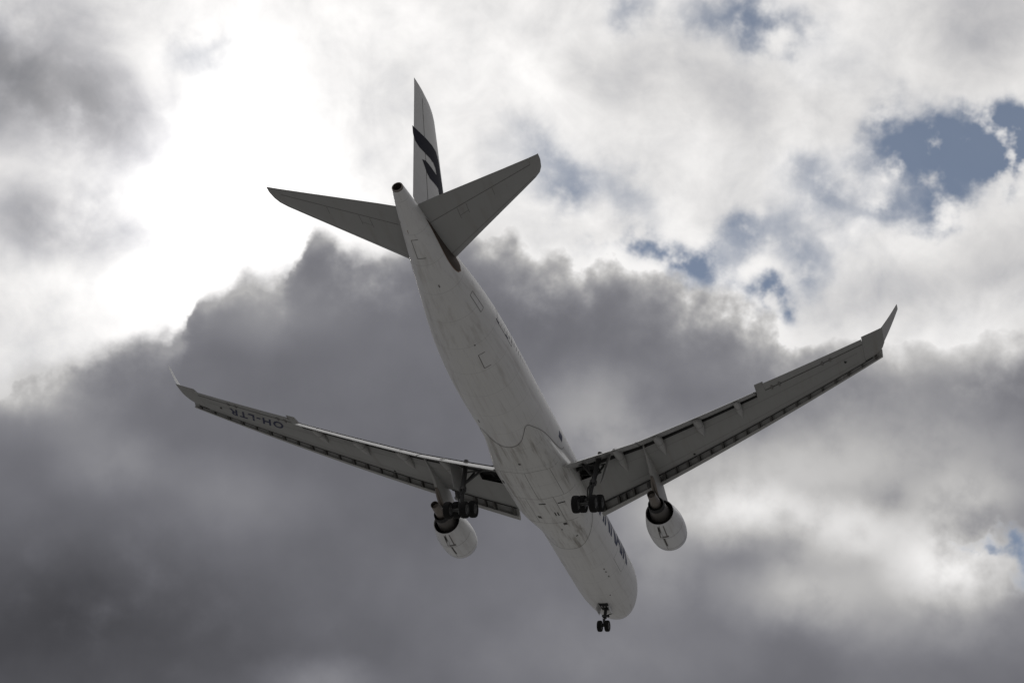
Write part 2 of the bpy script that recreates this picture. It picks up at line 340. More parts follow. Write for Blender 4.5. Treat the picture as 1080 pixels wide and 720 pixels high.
# tail cone outlet: metal rim and a hollow dark duct
bm = bmesh.new()
rim = []
for x, k in ((62.99, 1.0), (63.12, .97), (63.13, .80), (62.9, .78), (62.0, .70)):
    t, b, w = smooth(FUS, 63.0); zc, hh = (t + b) / 2, (t - b) / 2
    rim.append([(x, w * k * sin(2 * pi * i / 32), zc - hh * k * cos(2 * pi * i / 32)) for i in range(32)])
add_loft(bm, rim, cap=(False, True)); obj('tail_exhaust', bm, MX, fuselage)
bm = bmesh.new(); t, b, w = smooth(FUS, 63.0); zc = (t + b) / 2
bm.faces.new([bm.verts.new((62.6, w * .76 * sin(2 * pi * i / 32), zc - w * .76 * cos(2 * pi * i / 32))) for i in range(32)])
obj('exhaust_duct', bm, MDK, fuselage, flat=True)

# belly fairing
AFT = [(0, 36.4), (12, 36.55), (22, 36.95), (31, 37.7), (38, 38.3), (44, 38.25), (50, 37.6), (58, 36.6), (64, 35.4), (70, 33.5), (76, 32.2), (84, 31.8)]
FWD = [(0, 18.85), (18, 18.85), (30, 19.2), (40, 19.7), (50, 20.3), (62, 21.2), (74, 22.3), (84, 22.8)]
def fair_off(u, d):
    a = .30 + .42 * sstep(d, 14, 50) * (1 - sstep(d, 60, 84) * .8)
    return .015 + a * (sstep(u, 0, .30) * (1 - sstep(u, .62, 1.0)))
def fairing(u, deg, extra=0.):
    d = abs(deg); x0 = lerp(FWD, d)[0]; x1 = smooth(AFT, d)[0]
    X = x0 + (x1 - x0) * u
    return fus(X, radians(deg), fair_off(u, d) + extra)
def fair_at(X, deg, extra=0.):
    d = abs(deg); x0 = lerp(FWD, d)[0]; x1 = smooth(AFT, d)[0]
    return fairing(min(1, max(0, (X - x0) / (x1 - x0))), deg, extra)
NU = 60
secs = [[fairing(i / NU, -84 + 168 * j / 84) for j in range(85)] for i in range(NU + 1)]
belly = obj('belly_fairing', loft(secs, close=False, cap=(False, False)), MF, fuselage, sharp=60)
bm = bmesh.new()
def ribbon(bm, pts, nrm, wd):       # flat strip along a surface line
    L_, prev = [], None
    for i, p in enumerate(pts):
        a, b = Vector(pts[max(0, i - 1)]), Vector(pts[min(len(pts) - 1, i + 1)])
        s = (b - a).normalized().cross(Vector(nrm[i])).normalized() * wd / 2
        L_.append((bm.verts.new(Vector(p) - s), bm.verts.new(Vector(p) + s)))
    for a, b in zip(L_, L_[1:]): bm.faces.new((a[0], a[1], b[1], b[0]))
def radial(deg): return (0, sin(radians(deg)), -cos(radians(deg)))
ds = [-84 + 168 * j / 120 for j in range(121)]
for u in (0.0, 1.0):
    bm = bmesh.new(); ribbon(bm, [fairing(u, d, .012) for d in ds], [radial(d) for d in ds], .045); obj('fairing_seam', bm, MLS, fuselage, flat=True)
bm = bmesh.new()
def fseam(Xs, dg, wd=.035): ribbon(bm, [fair_at(x, d, .006) for x, d in zip(Xs, dg)], [radial(d) for d in dg], wd)
def rng(a, b, n=24): return [a + (b - a) * i / n for i in range(n + 1)]
for Xs, dg in ((rng(32.6, 32.6), rng(-56, 52)), (rng(28.4, 28.4), rng(-58, 58)), (rng(28.45, 32.55), rng(0, 0)), (rng(28.45, 32.55), rng(-38, -38)), (rng(28.45, 32.55), rng(38, 38)),
               (rng(24.2, 24.2), rng(-40, 40)), (rng(24.25, 28.35), rng(-22, -22)), (rng(24.25, 28.35), rng(22, 22))):
    bm = bmesh.new(); fseam(Xs, dg); obj('gear_door_seam', bm, MLS, belly, flat=True)
# vents and slots on the fairing
def patch(name, X, deg, lx, lw, m, parent, surf, skew=0.):
    bm = bmesh.new(); r = 2.9; a = lw / r / 2 * 57.3
    g_ = [[bm.verts.new(surf(X + sx * lx / 2 + skew * sy, deg + sy * a, .007)) for sy in (-1, -.33, .33, 1)] for sx in (-1, 1)]
    for j in range(3): bm.faces.new((g_[0][j], g_[0][j + 1], g_[1][j + 1], g_[1][j]))
    return obj(name, bm, m, parent, flat=True)
for X, d, lx, lw in ((27.6, 1, .16, .55), (27.3, 29, .16, .55)): patch('air_slot', X, d, lx, lw, MDK, belly, fair_at)
for X, d, lx, lw in ((25.7, 12, .6, .09), (25.6, 16, .6, .09)): patch('air_slot', X, d, lx, lw, MDK, belly, fair_at)
for X, d, lx, lw in ((25.2, -16, .4, .3), (23.8, 18, .4, .3), (22.9, 8, .2, .12), (21.0, 24, .2, .2), (33.9, 0, .22, .2), (30.6, -44, .5, .2)):
    patch('drain_vent', X, d, lx, lw, MLN, belly, fair_at)
# small marks, hatches and doors on the fuselage skin
def fsurf(X, deg, off): return fus(X, radians(deg), off)
for X, d, lx, lw in ((55.0, 14, .25, .14), (39.8, -33, .4, .13), (14.3, -50, .5, .12), (13.6, 36, .28, .1), (13.0, 36.4, .26, .1), (12.05, 37, .3, .1),
                     (49.0, 27, .12, .12), (60.5, -52, .2, .2), (8.9, 22, .2, .1)):
    patch('drain_vent', X, d, lx, lw, MLN, fuselage, fsurf)
def outline(name, X0, X1, d0, d1, wd, m, open_side=False):
    bm = bmesh.new()
    ribbon(bm, [fus(x, radians(d0), .006) for x in rng(X0, X1, 8)], [radial(d0)] * 9, wd)
    if not open_side: ribbon(bm, [fus(x, radians(d1), .006) for x in rng(X0, X1, 8)], [radial(d1)] * 9, wd)
    for x in (X0, X1): ribbon(bm, [fus(x, radians(d), .0065) for d in rng(d0, d1, 12)], [radial(d) for d in rng(d0, d1, 12)], wd)
    return obj(name, bm, m, fuselage, flat=True)
outline('access_hatch', 46.6, 48.0, 25, 37, .06, MLS, True)
outline('access_hatch', 51.0, 52.8, 66, 77, .05, MLS)
outline('access_hatch', 57.6, 59.2, -14, 14, .05, MLS, True)
outline('cargo_door', 45.9, 48.9, 88, 118, .05, MLS)
outline('cargo_door', 11.0, 13.7, 62, 92, .03, MLS)
patch('side_marking', 32.85, 92, .95, .62, MBL, fuselage, fsurf)
patch('tail_panel', 59.9, -16, .3, .12, MRED, fuselage, fsurf)
patch('door_slot', 47.9, 90, 2.3, .13, MBL, fuselage, fsurf)
# cabin windows, starboard
wm = None
for i in range(78):
    X = 8.4 + i * .535
    if any(abs(X - q) < 1.0 for q in (15.9, 37.6)): continue
    bm = bmesh.new(); g_ = []
    if wm is None:
        vs = []
        for k in range(12):
            a = 2 * pi * k / 12; dx = .11 * (abs(cos(a)) ** .7) * (1 if cos(a) > 0 else -1); dz = .17 * (abs(sin(a)) ** .7) * (1 if sin(a) > 0 else -1)
            th = radians(102) + dz / 2.82
            vs.append(bm.verts.new((dx, 2.825 * sin(th), -2.825 * cos(th))))
        bm.faces.new(vs); o = obj('cabin_window', bm, MGL, fuselage, flat=True); wm = o
    else:
        bm.free(); o = wm.copy(); COL.objects.link(o); o.parent = fuselage
    o.location = (X, 0, 0)
# lettering
def text_bm(s, size, bold=0., maxlen=.25, gap=1.):
    c = bpy.data.curves.new('lettering', 'FONT'); c.body = s; c.size = size; c.offset = bold; c.resolution_u = 4; c.space_character = gap
    o = bpy.data.objects.new('lettering', c); COL.objects.link(o)
    bpy.context.view_layer.update()
    me = bpy.data.meshes.new_from_object(o.evaluated_get(bpy.context.evaluated_depsgraph_get()))
    bpy.data.objects.remove(o); bpy.data.curves.remove(c)
    bm = bmesh.new(); bm.from_mesh(me); bpy.data.meshes.remove(me)
    bmesh.ops.triangulate(bm, faces=bm.faces)
    for _ in range(4):
        es = [e for e in bm.edges if e.calc_length() > maxlen]
        if not es: break
        bmesh.ops.subdivide_edges(bm, edges=es, cuts=1)
        bmesh.ops.triangulate(bm, faces=bm.faces)
    return bm
bm = text_bm('FINNAIR', 2.75, .11)
xa = min(v.co.x for v in bm.verts); xb = max(v.co.x for v in bm.verts)
for v in bm.verts:
    X = 20.4 - (v.co.x - xa) / (xb - xa) * 10.2; th = radians(85.5) + v.co.y / 2.82
    v.co = fus(X, th, .006)
obj('side_lettering', bm, MLB, fuselage, flat=True)

# ---------------- wings
def wz(y): return -1.56 + .0985 * (y - 3) + .0022 * (y - 3) ** 2
def xle(y): return 22.2 + .6125 * (y - 3.98)
def xte(y): return 32.2 + .235 * (y - 3.35) if y <= 9.3 else 33.6 + .362 * (y - 9.3)
def zlow(y): return wz(y) + .045 * (xte(y) - xle(y))
TOP = [(.815, .028), (.76, .045), (.7, .060), (.55, .088), (.4, .102), (.28, .099), (.18, .078), (.125, .055)]
COVE = [(.105, .035), (.112, .012), (.13, 0), (.2, -.008), (.35, -.012), (.48, -.0105), (.57, -.007), (.700, .002), (.712, .012), (.722, .030), (.80, .014)] + [(.815, .019)] + TOP[1:]
SHUT = [(.105, .035), (.112, .012), (.13, 0), (.2, -.008), (.35, -.012), (.5, -.010), (.62, -.004), (.73, .003), (.762, .006), (.765, .016), (.765, .034)] + [(.766, .046)] + TOP[1:]
def sec(prof, y, sgn, C=None, x0=None, z0=None):
    C = C or xte(y) - xle(y); x0 = x0 if x0 is not None else xle(y); z0 = z0 if z0 is not None else zlow(y)
    return [(x0 + px * C, sgn * y, z0 + pz * C) for px, pz in prof]
def naca(n=14, t=.12, camber=0.):
    P = []
    for i in range(n + 1):
        x = .5 * (1 + cos(pi * i / n)); yt = 5 * t * (.2969 * sqrt(x) - .126 * x - .3516 * x * x + .2843 * x ** 3 - .1036 * x ** 4)
        P.append((x, yt + camber * 4 * x * (1 - x)))
    for i in range(1, n):
        x = .5 * (1 - cos(pi * i / n)); yt = 5 * t * (.2969 * sqrt(x) - .126 * x - .3516 * x * x + .2843 * x ** 3 - .1036 * x ** 4)
        P.append((x, -yt + camber * 4 * x * (1 - x)))
    return P
FL = naca(14, .14, .025)
def flap_sec(y, sgn, dang=26.5, ch=.262, x0=.760, dz=.009):
    C = xte(y) - xle(y); a = radians(dang); P = []
    for px, pz in FL:
        X, Z = px * ch, pz * ch
        P.append((xle(y) + (x0 + X * cos(a) + Z * sin(a)) * C, sgn * y, zlow(y) + (dz - X * sin(a) + Z * cos(a)) * C))
    return P
SL = [(-.015, -.040), (.0, -.050), (.03, -.050), (.055, -.046), (.058, -.043), (.028, -.036), (.030, -.012), (.065, .022), (.112, .058), (.150, .074),
      (.150, .078), (.105, .069), (.05, .036), (.012, .0), (-.012, -.022)]
def lower_z(X, y):                    # underside height of the fixed wing at (X, y)
    C = xte(y) - xle(y); p = (X - xle(y)) / C
    return zlow(y) + lerp([(a, b) for a, b in SHUT[2:9]], p)[0] * C
for sgn in (1, -1):
    bm = bmesh.new()
    ys = [1.6, 2.4, 3.2, 4.0, 4.6, 5.2, 5.9, 6.6, 7.6, 8.6, 9.3] + [10.3 + i for i in range(0, 9)] + [19.15]
    bay = {i for i, y in enumerate(ys) if 3.1 < y < 5.0}
    add_loft(bm, [sec(COVE, y, sgn) for y in ys], cap=(True, True), skip=lambda i, j: i in bay and j in (6,), mj=lambda j: 1 if j in (7, 8, 9) else 0)  # flap cove faces near-black: darker paint with shade put into the colour
    ys2 = [19.15, 19.7, 21, 22, 23, 24, 25, 26, 27.0, 27.45]
    add_loft(bm, [sec(SHUT, y, sgn) for y in ys2], cap=(True, True))
    # tip: swept corner that runs into the winglet
    TP = naca(14, .12, .0)
    tip = []
    for y, xl, xt, z in ((27.462, .105, 1.0, 0), (28.1, .115, 1.0, 0), (28.5, .15, 1.0, .01), (28.8, .24, 1.0, .03), (29.0, .40, 1.0, .06)):
        C = xte(y) - xle(y); a = xle(y) + xl * C; c = (xt - xl) * C
        tip.append([(a + px * c, sgn * y, zlow(y) + z + .045 * C * (1 - xl) - .012 + pz * c * .9 - .006 * px * c) for px, pz in TP])
    add_loft(bm, tip, cap=(True, True))
    # fixed corner between flap and aileron
    add_loft(bm, [[(xle(y) + q * (xte(y) - xle(y)), sgn * y, zlow(y) + z) for q, z in ((.735, .012), (.99, -.03), (1.0, -.02), (1.0, .03), (.735, .16))] for y in (19.18, 19.85)], cap=(True, True))
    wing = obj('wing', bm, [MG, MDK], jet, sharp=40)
    # wheel bay liner added to keep the bay dark, shade put in its colour
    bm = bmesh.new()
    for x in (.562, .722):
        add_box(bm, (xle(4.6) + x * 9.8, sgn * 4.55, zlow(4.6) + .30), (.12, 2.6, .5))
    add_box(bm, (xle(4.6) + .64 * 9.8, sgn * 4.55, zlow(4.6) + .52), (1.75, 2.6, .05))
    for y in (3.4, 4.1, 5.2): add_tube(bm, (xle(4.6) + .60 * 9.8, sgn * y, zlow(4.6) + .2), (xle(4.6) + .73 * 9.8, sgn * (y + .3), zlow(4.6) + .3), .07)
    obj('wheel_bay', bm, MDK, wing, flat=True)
    # flaps
    obj('flap', loft([flap_sec(y, sgn) for y in [2.95 + (9.2 - 2.95) * i / 6 for i in range(7)]]), MFL, wing, sharp=50)
    obj('flap', loft([flap_sec(y, sgn, 26.5) for y in [9.32 + (19.1 - 9.32) * i / 8 for i in range(9)]]), MFL, wing, sharp=50)
    # ailerons
    AI = [(.772, .010), (.80, .006), (.9, -.012), (1.0, -.034), (1.0, -.028), (.9, .012), (.80, .040), (.772, .040), (.768, .025)]
    for a, b in ((19.862, 23.57), (23.58, 27.45)):
        obj('aileron', loft([sec(AI, y, sgn) for y in (a, (a + b) / 2, b)]), MG, wing)
    # aileron actuator fairings
    for y in (20.4, 21.0, 24.4, 25.0):
        C = xte(y) - xle(y); bm = bmesh.new()
        add_loft(bm, [[(xle(y) + p * C, sgn * (y + w * sin(a)), zlow(y) + dz * C - .09 * h * cos(a)) for a in [2 * pi * k / 8 for k in range(8)]]
                      for p, w, h, dz in ((.71, .03, .1, .003), (.75, .09, 1, .005), (.80, .10, 1, .004), (.84, .03, .2, -.002))])
        obj('actuator_fairing', bm, MLS, wing)
    # hinge line
    bm = bmesh.new(); yy = rng(19.9, 27.45, 12)
    ribbon(bm, [(xle(y) + .768 * (xte(y) - xle(y)), sgn * y, zlow(y) + .008 * (xte(y) - xle(y)) - .012) for y in yy], [(0, 0, -1)] * 13, .07)
    obj('hinge_line', bm, MLN, wing, flat=True)
    # slats with their tracks
    edges = [3.75, 8.35] if True else None
    spans = [(3.75, 8.75)] + [(9.55 + i * (28.75 - 9.55) / 6, 9.55 + (i + 1) * (28.75 - 9.55) / 6 - .012) for i in range(6)]
    for a, b in spans:
        sl = obj('slat', loft([sec(SL, a + (b - a) * q / 4, sgn) for q in range(5)]), MGF, wing, sharp=30)
        for q in ((.06, .36, .66, .94) if b < 9 else (.16, .84)):
            bm = bmesh.new(); y = a + (b - a) * q; C = xte(y) - xle(y)
            P = [(.02, -.042), (.06, -.046), (.10, -.030), (.135, -.006), (.135, .03), (.03, .0)]
            add_loft(bm, [[(xle(y) + px * C, sgn * (y + w), zlow(y) + pz * C) for px, pz in P] for w in (-.085, .085)])
            obj('slat_track', bm, MLN, wing, flat=True)
        bm = bmesh.new(); y = (a + b) / 2; C = xte(y) - xle(y)
        add_loft(bm, [[(xle(y) + px * C, sgn * (y + w), zlow(y) + pz * C) for px, pz in P] for w in (-.04, .04)])
        obj('slat_rod', bm, MLN, wing, flat=True)
    # near-black skin over the wing nose; slat gap shade put in its colour
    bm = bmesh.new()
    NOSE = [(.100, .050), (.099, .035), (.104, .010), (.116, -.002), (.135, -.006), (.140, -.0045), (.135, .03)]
    add_loft(bm, [sec(NOSE, y, sgn) for y in rng(3.75, 8.75, 6)]); obj('slat_recess_shade', bm, MDK, wing); bm = bmesh.new(); add_loft(bm, [sec(NOSE, y, sgn) for y in rng(9.5, 28.0, 12)])
    obj('slat_recess_shade', bm, MDK, wing)
    # winglet
    wl = []
    for q in rng(0, 1, 6):
        xl, xt = 38.75 + (40.30 - 38.75) * q, 40.62 + (40.92 - 40.62) * q
        y, z = 28.88 + 1.24 * q + .04 * sin(pi * q), 2.66 + 1.86 * q
        wl.append([(xl + px * (xt - xl), sgn * (y + pz * (xt - xl) * .86), z - pz * (xt - xl) * .5 * 1 + .06 * px) for px, pz in naca(10, .09)])
    obj('winglet', loft(wl), MFIN, wing, sharp=40)
    # flap track fairings: forward cone fixed, rear body hanging with the flap
    for y in (7.35, 10.85, 14.3, 17.6):
        C = xte(y) - xle(y); ln = 3.9 if y > 8 else 3.3
        xa_, k = xle(y) + .80 * C, 1.22 if y < 16 else .98
        bm = bmesh.new(); rows = []
        for s_, r_, dz in ((0, .02, .02), (.13, .12, -.02), (.28, .22, -.08), (.42, .285, -.15), (.60, .31, -.23), (.78, .30, -.36), (.90, .24, -.50), (1.0, .13, -.66)):
            X = xle(y) + .435 * C + s_ * (.525 * C)
            zz = lower_z(min(X, xle(y) + .72 * C), y) + dz * k
            rows.append([(X, sgn * (y + .22 * (1 - s_) * 0) + r_ * k * .9 * sin(2 * pi * j / 14), zz - r_ * k * 1.0 * cos(2 * pi * j / 14)) for j in range(14)])
        add_loft(bm, rows)
        ft = obj('flap_track_fairing', bm, MGF, wing)
        bm = bmesh.new(); rr = rows[4]; c = Vector((sum(p[0] for p in rr) / 14, sum(p[1] for p in rr) / 14, sum(p[2] for p in rr) / 14))
        add_loft(bm, [[Vector((p[0] + dx, c.y + (p[1] - c.y) * 1.012, c.z + (p[2] - c.z) * 1.012)) for p in rr] for dx in (-.06, 0)], cap=(False, False))
        # joint ring between the fixed and the moving half
        obj('fairing_joint', bm, MLS, wing, flat=True)
    # small vents under the wing
    for y, q in ((26.0, .5), (13.0, .2)):
        bm = bmesh.new(); C = xte(y) - xle(y); X = xle(y) + q * C; z = lower_z(X, y) - .008
        bm.faces.new([bm.verts.new((X + .16 * cos(a), sgn * y + .13 * sin(a), z)) for a in [2 * pi * k / 10 for k in range(10)]])
        obj('fuel_vent', bm, MDK, wing, flat=True)
    # underwing skin joints
    for q in (.26, .58):
        bm = bmesh.new(); yy = rng(7.0, 27.0, 20)
        ribbon(bm, [(xle(y) + q * (xte(y) - xle(y)), sgn * y, lower_z(xle(y) + q * (xte(y) - xle(y)), y) - .006) for y in yy], [(0, 0, -1)] * 21, .03)
        obj('skin_joint', bm, MLS, wing, flat=True)
    if sgn < 0:
        bm = text_bm('OH-LTR', 1.75, .05, 1.5, 1.22)
        xa = min(v.co.x for v in bm.verts); xb = max(v.co.x for v in bm.verts)
        yb = min(v.co.y for v in bm.verts); yt = max(v.co.y for v in bm.verts)
        bd = Vector((.40, 1.0)).normalized(); ud = Vector((-bd.y, bd.x))
        for v in bm.verts:
            p = Vector((36.05, 20.75)) + bd * ((v.co.x - xa) / (xb - xa) * 4.75) + ud * ((v.co.y - yb) / (yt - yb) * 1.08)
            v.co = (p.x, -p.y, lower_z(p.x, p.y) - .01)
        obj('registration_lettering', bm, MBL, wing, flat=True)

# ---------------- engines
for sgn in (1, -1):
    cy, cz = sgn * 9.37, -2.93
    bm = bmesh.new()
    OUT = [(20.55, 1.27), (20.60, 1.335), (20.72, 1.40), (20.95, 1.46), (21.4, 1.53), (22.0, 1.565), (22.7, 1.565), (23.3, 1.52), (23.9, 1.42), (24.4, 1.31), (24.9, 1.195), (24.97, 1.18)]
    revolve(bm, OUT + [(24.97, 1.145), (24.6, 1.19), (23.8, 1.24), (22.9, 1.22)], cy, cz)
    revolve(bm, [(20.55, 1.27), (20.60, 1.21), (20.9, 1.17), (21.6, 1.19), (22.4, 1.2)], cy, cz)
    engine = obj('engine', bm, MN, jet, sharp=40)
    bm = bmesh.new(); revolve(bm, [(20.545, 1.275), (20.595, 1.342), (20.715, 1.407), (20.95, 1.466), (20.98, 1.466)], cy, cz); obj('intake_lip', bm, MLIP, engine)
    bm = bmesh.new(); revolve(bm, [(22.9, 1.24), (22.88, .0)], cy, cz)
    revolve(bm, [(24.6, 1.186), (23.8, 1.236), (22.95, 1.216)], cy, cz); obj('fan_duct', bm, MDK, engine)
    bm = bmesh.new(); revolve(bm, [(22.4, 1.19), (22.35, .35), (21.9, .25), (21.5, .02)], cy, cz); obj('fan', bm, MST, engine)
    bm = bmesh.new(); revolve(bm, [(22.9, .98), (24.0, .92), (24.97, .80), (25.7, .70), (26.05, .655)], cy, cz); obj('core_cowl', bm, MXD, engine)
    bm = bmesh.new(); revolve(bm, [(26.0, .69), (26.15, .69), (26.42, .645), (26.42, .61), (26.1, .64), (25.5, .62), (25.4, 0)], cy, cz); obj('core_nozzle', bm, MDK, engine)
    bm = bmesh.new(); revolve(bm, [(25.6, .50), (26.2, .46), (26.8, .41), (27.6, .36), (28.05, .345), (28.05, .30), (27.6, .31), (27.5, 0)], cy, cz, 32); obj('exhaust_plug', bm, MX, engine)
    # pylon
    bm = bmesh.new(); rows = []
    yw = 9.37
    for X, zb, zt, w in ((21.6, -1.55, -1.40, .04), (22.2, -1.62, -1.22, .16), (23.4, -1.7, -.95, .21), (24.9, -1.95, -.62, .24), (25.6, -2.2, -.40, .24), (26.4, -2.22, -.3, .23), (27.2, -1.95, -.3, .18),
                         (28.2, -1.45, -.3, .21), (29.2, -1.02, -.3, .17), (30.4, -.72, -.3, .11), (31.6, -.56, -.3, .04)):
        rows.append([(X, cy - w * .6, zb), (X, cy - w, zb + (zt - zb) * .3), (X, cy - w, zt), (X, cy + w, zt), (X, cy + w, zb + (zt - zb) * .3), (X, cy + w * .6, zb)])
    add_loft(bm, rows); obj('pylon', bm, MGF, engine, sharp=30)
    bm = bmesh.new()   # heat shield under the rear of the pylon
    add_loft(bm, [[(X, cy + w * sin(a), z - .16 * cos(a)) for a in [2 * pi * k / 10 for k in range(10)]] for X, z, w in ((25.9, -2.16, .2), (26.7, -2.12, .25), (27.5, -1.78, .22), (28.3, -1.38, .12))])
    obj('heat_shield', bm, MX, engine)
    # latch line, vent and access panel under the cowl
    def NR(X): return lerp(OUT, X)[0]
    bm = bmesh.new()
    def cow(X, deg, e): return (X, cy + (NR(X) + e) * sin(radians(deg)), cz - (NR(X) + e) * cos(radians(deg)))
    ribbon(bm, [cow(x, 0, .006) for x in rng(21.2, 24.9, 20)], [radial(0)] * 21, .03)
    obj('cowl_seam', bm, MLS, engine, flat=True)
    for x in (21.3, 23.15): bm = bmesh.new(); ribbon(bm, [cow(x, d, .009) for d in rng(-90, 90, 36)], [radial(d) for d in rng(-90, 90, 36)], .025); obj('cowl_seam', bm, MLS, engine, flat=True)
    def cpatch(X0, X1, d0, d1, m, name):
        bm = bmesh.new(); rows = [[bm.verts.new(cow(X0 + (X1 - X0) * i / 6, d0 + (d1 - d0) * j / 3, .008)) for j in range(4)] for i in range(7)]
        for i in range(6):
            for j in range(3): bm.faces.new((rows[i][j], rows[i][j + 1], rows[i + 1][j + 1], rows[i + 1][j]))
        obj(name, bm, m, engine, flat=True)
    cpatch(23.3, 24.7, -9, 0, MLS, 'cowl_panel'); cpatch(21.9, 23.2, 1, 5.5, MLN, 'cowl_vent'); cpatch(24.15, 24.6, -8, -2, MDK, 'cowl_vent'); cpatch(23.3, 24.75, 13, 17, MLS, 'cowl_panel'); cpatch(23.3, 23.5, -2, 20, MLS, 'cowl_panel')
    bm = bmesh.new()   # drain mast
    add_loft(bm, [[(23.6 + dx, cy + w, cz - NR(23.6) - h) for dx, w in ((0, -.03), (.5, -.03), (.5, .03), (0, .03))] for h in (-.05, .18)]); obj('drain_mast', bm, MN, engine)

# ---------------- tail
def tail_sec(xl, xt, y, z, t, sgn, f0=0., f1=1., twist=.07):
    P = []
    c = xt - xl
    for px, pz in naca(16, t):
        if f0 <= px <= f1: P.append((xl + px * c, sgn * y, z + pz * c + twist * c * px))
    return P
def tail_part(xl, xt, z, t, f0, f1, twist):
    c = xt - xl; n_ = 8; P = []
    def th(x): return 5 * t * (.2969 * sqrt(x) - .126 * x - .3516 * x * x + .2843 * x ** 3 - .1036 * x ** 4)
    q = [f0 + (f1 - f0) * ((i / n_) ** 1.6 if f0 == 0 else i / n_) for i in range(n_ + 1)]
    return [(xl + x * c, z + th(x) * c + twist * c * x) for x in reversed(q)] + [(xl + x * c, z - th(x) * c + twist * c * x) for x in q[(1 if f0 == 0 else 0):]]
HT = [(.6, 54.6, 61.05), (1.2, 55.15, 61.25), (2.1, 55.88, 61.47), (4, 57.40, 61.94), (6, 58.98, 62.43), (8, 60.56, 62.92), (9.0, 61.36, 63.18), (9.4, 61.78, 63.30), (9.62, 62.25, 63.38), (9.74, 62.85, 63.46)]
for sgn in (1, -1):
    def hs(f0, f1, ys):
        out = []
        for y in ys:
            xl, xt = lerp(HT, y); z = 1.40 + .155 * (y - 2)
            out.append([(a, sgn * y, b) for a, b in tail_part(xl, xt, z, .10, f0, f1, .06)])
        return out
    ysf = [.6, 1.2, 2.1, 4, 6, 8, 9.0, 9.4, 9.62, 9.74]
    bm = bmesh.new(); add_loft(bm, hs(0, .70, [y for y in ysf if y <= 9.0])); add_loft(bm, hs(0, 1, [9.0, 9.4, 9.62, 9.74]))
    stab = obj('horizontal_stabilizer', bm, MGT, jet, sharp=40)
    obj('elevator', loft(hs(.708, 1, [.7, 2, 3, 5, 7, 8.992])), MGT, stab, sharp=40)
    bm = bmesh.new()
    def hpt(y, q, e):
        xl, xt = lerp(HT, y); c = xt - xl; z = 1.40 + .155 * (y - 2)
        x = q; th = 5 * .10 * (.2969 * sqrt(x) - .126 * x - .3516 * x * x + .2843 * x ** 3 - .1036 * x ** 4)
        return (xl + q * c, sgn * y, z - th * c + .06 * c * q - e)
    yy = rng(1.3, 8.97, 10); ribbon(bm, [hpt(y, .704, .004) for y in yy], [(0, 0, -1)] * 11, .06)
    obj('hinge_line', bm, MLS, stab, flat=True)
    bm = bmesh.new()
    ribbon(bm, [hpt(y, .12, .004) for y in yy], [(0, 0, -1)] * 11, .03)
    for y0 in (3.2, 3.9, 6.0): ribbon(bm, [hpt(y0 + .0, q, .004) for q in rng(.5, .69, 4)], [(0, 0, -1)] * 5, .035)
    ribbon(bm, [hpt(y, .55, .004) for y in rng(3.2, 3.9, 4)], [(0, 0, -1)] * 5, .035)
    obj('access_hatch', bm, MLS, stab, flat=True)
    # dark apron slot where the stabiliser pivots through the skin
    for nm, mt_, ka, e in (('stabilizer_slot_rim', MBO, 1.12, .010), ('stabilizer_slot', MBR, 1.0, .016)):
        bm = bmesh.new(); rows = []
        for i in range(25):
            q = i / 24; X = 54.75 + q * 5.2; w = (sin(pi * q ** .6)) ** .8 * .52 * ka
            cen = 100 - 6 * q
            cen = 84 + 12 * q
            rows.append([fus(X if ka == 1 else 57.35 + (X - 57.35) * 1.03, radians(sgn * (cen + w * k / 1.7 * 57.3)), e) for k in (-1, -.5, 0, .5, 1)])
        add_loft(bm, rows, close=False, cap=(False, False)); obj(nm, bm, mt_, fuselage, flat=True)
# fin
FT = [(1.6, 51.9, 60.1), (2.7, 52.85, 60.62), (6.44, 56.15, 62.08), (9.0, 58.45, 63.08), (10.2, 59.55, 63.56), (10.5, 59.98, 63.70), (10.68, 60.55, 63.78), (10.78, 61.6, 63.82)]
def fth(x): return 5 * .105 * (.2969 * sqrt(x) - .126 * x - .3516 * x * x + .2843 * x ** 3 - .1036 * x ** 4)
def fin_y(X, z):
    xl, xt = lerp(FT, z); x = min(1, max(0, (X - xl) / (xt - xl))); return fth(x) * (xt - xl)
def fs(f0, f1, zs):
    out = []
    for z in zs:
        xl, xt = lerp(FT, z); c = xt - xl; n_ = 10
        q = [f0 + (f1 - f0) * ((i / n_) ** 1.6 if f0 == 0 else i / n_) for i in range(n_ + 1)]
        out.append([(xl + x * c, fth(x) * c, z) for x in reversed(q)] + [(xl + x * c, -fth(x) * c, z) for x in q[(1 if f0 == 0 else 0):]])
    return out
bm = bmesh.new(); add_loft(bm, fs(0, .678, [1.6, 2.7, 4, 5.2, 6.44, 7.7, 9.0, 10.2])); add_loft(bm, fs(0, 1, [10.2, 10.5, 10.68, 10.78]))
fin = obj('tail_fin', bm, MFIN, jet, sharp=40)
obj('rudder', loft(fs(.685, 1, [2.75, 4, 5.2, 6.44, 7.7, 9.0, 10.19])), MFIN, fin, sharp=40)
bm = bmesh.new()
for s_ in (1, -1):
    P, Q = [], []
    for z in rng(2.75, 10.19, 12):
        xl, xt = lerp(FT, z); x = xl + .681 * (xt - xl); P.append((x, s_ * (fin_y(x, z) + .004), z))
    ribbon(bm, P, [(0, s_, 0)] * 13, .07)
obj('hinge_line', bm, MLN, fin, flat=True)
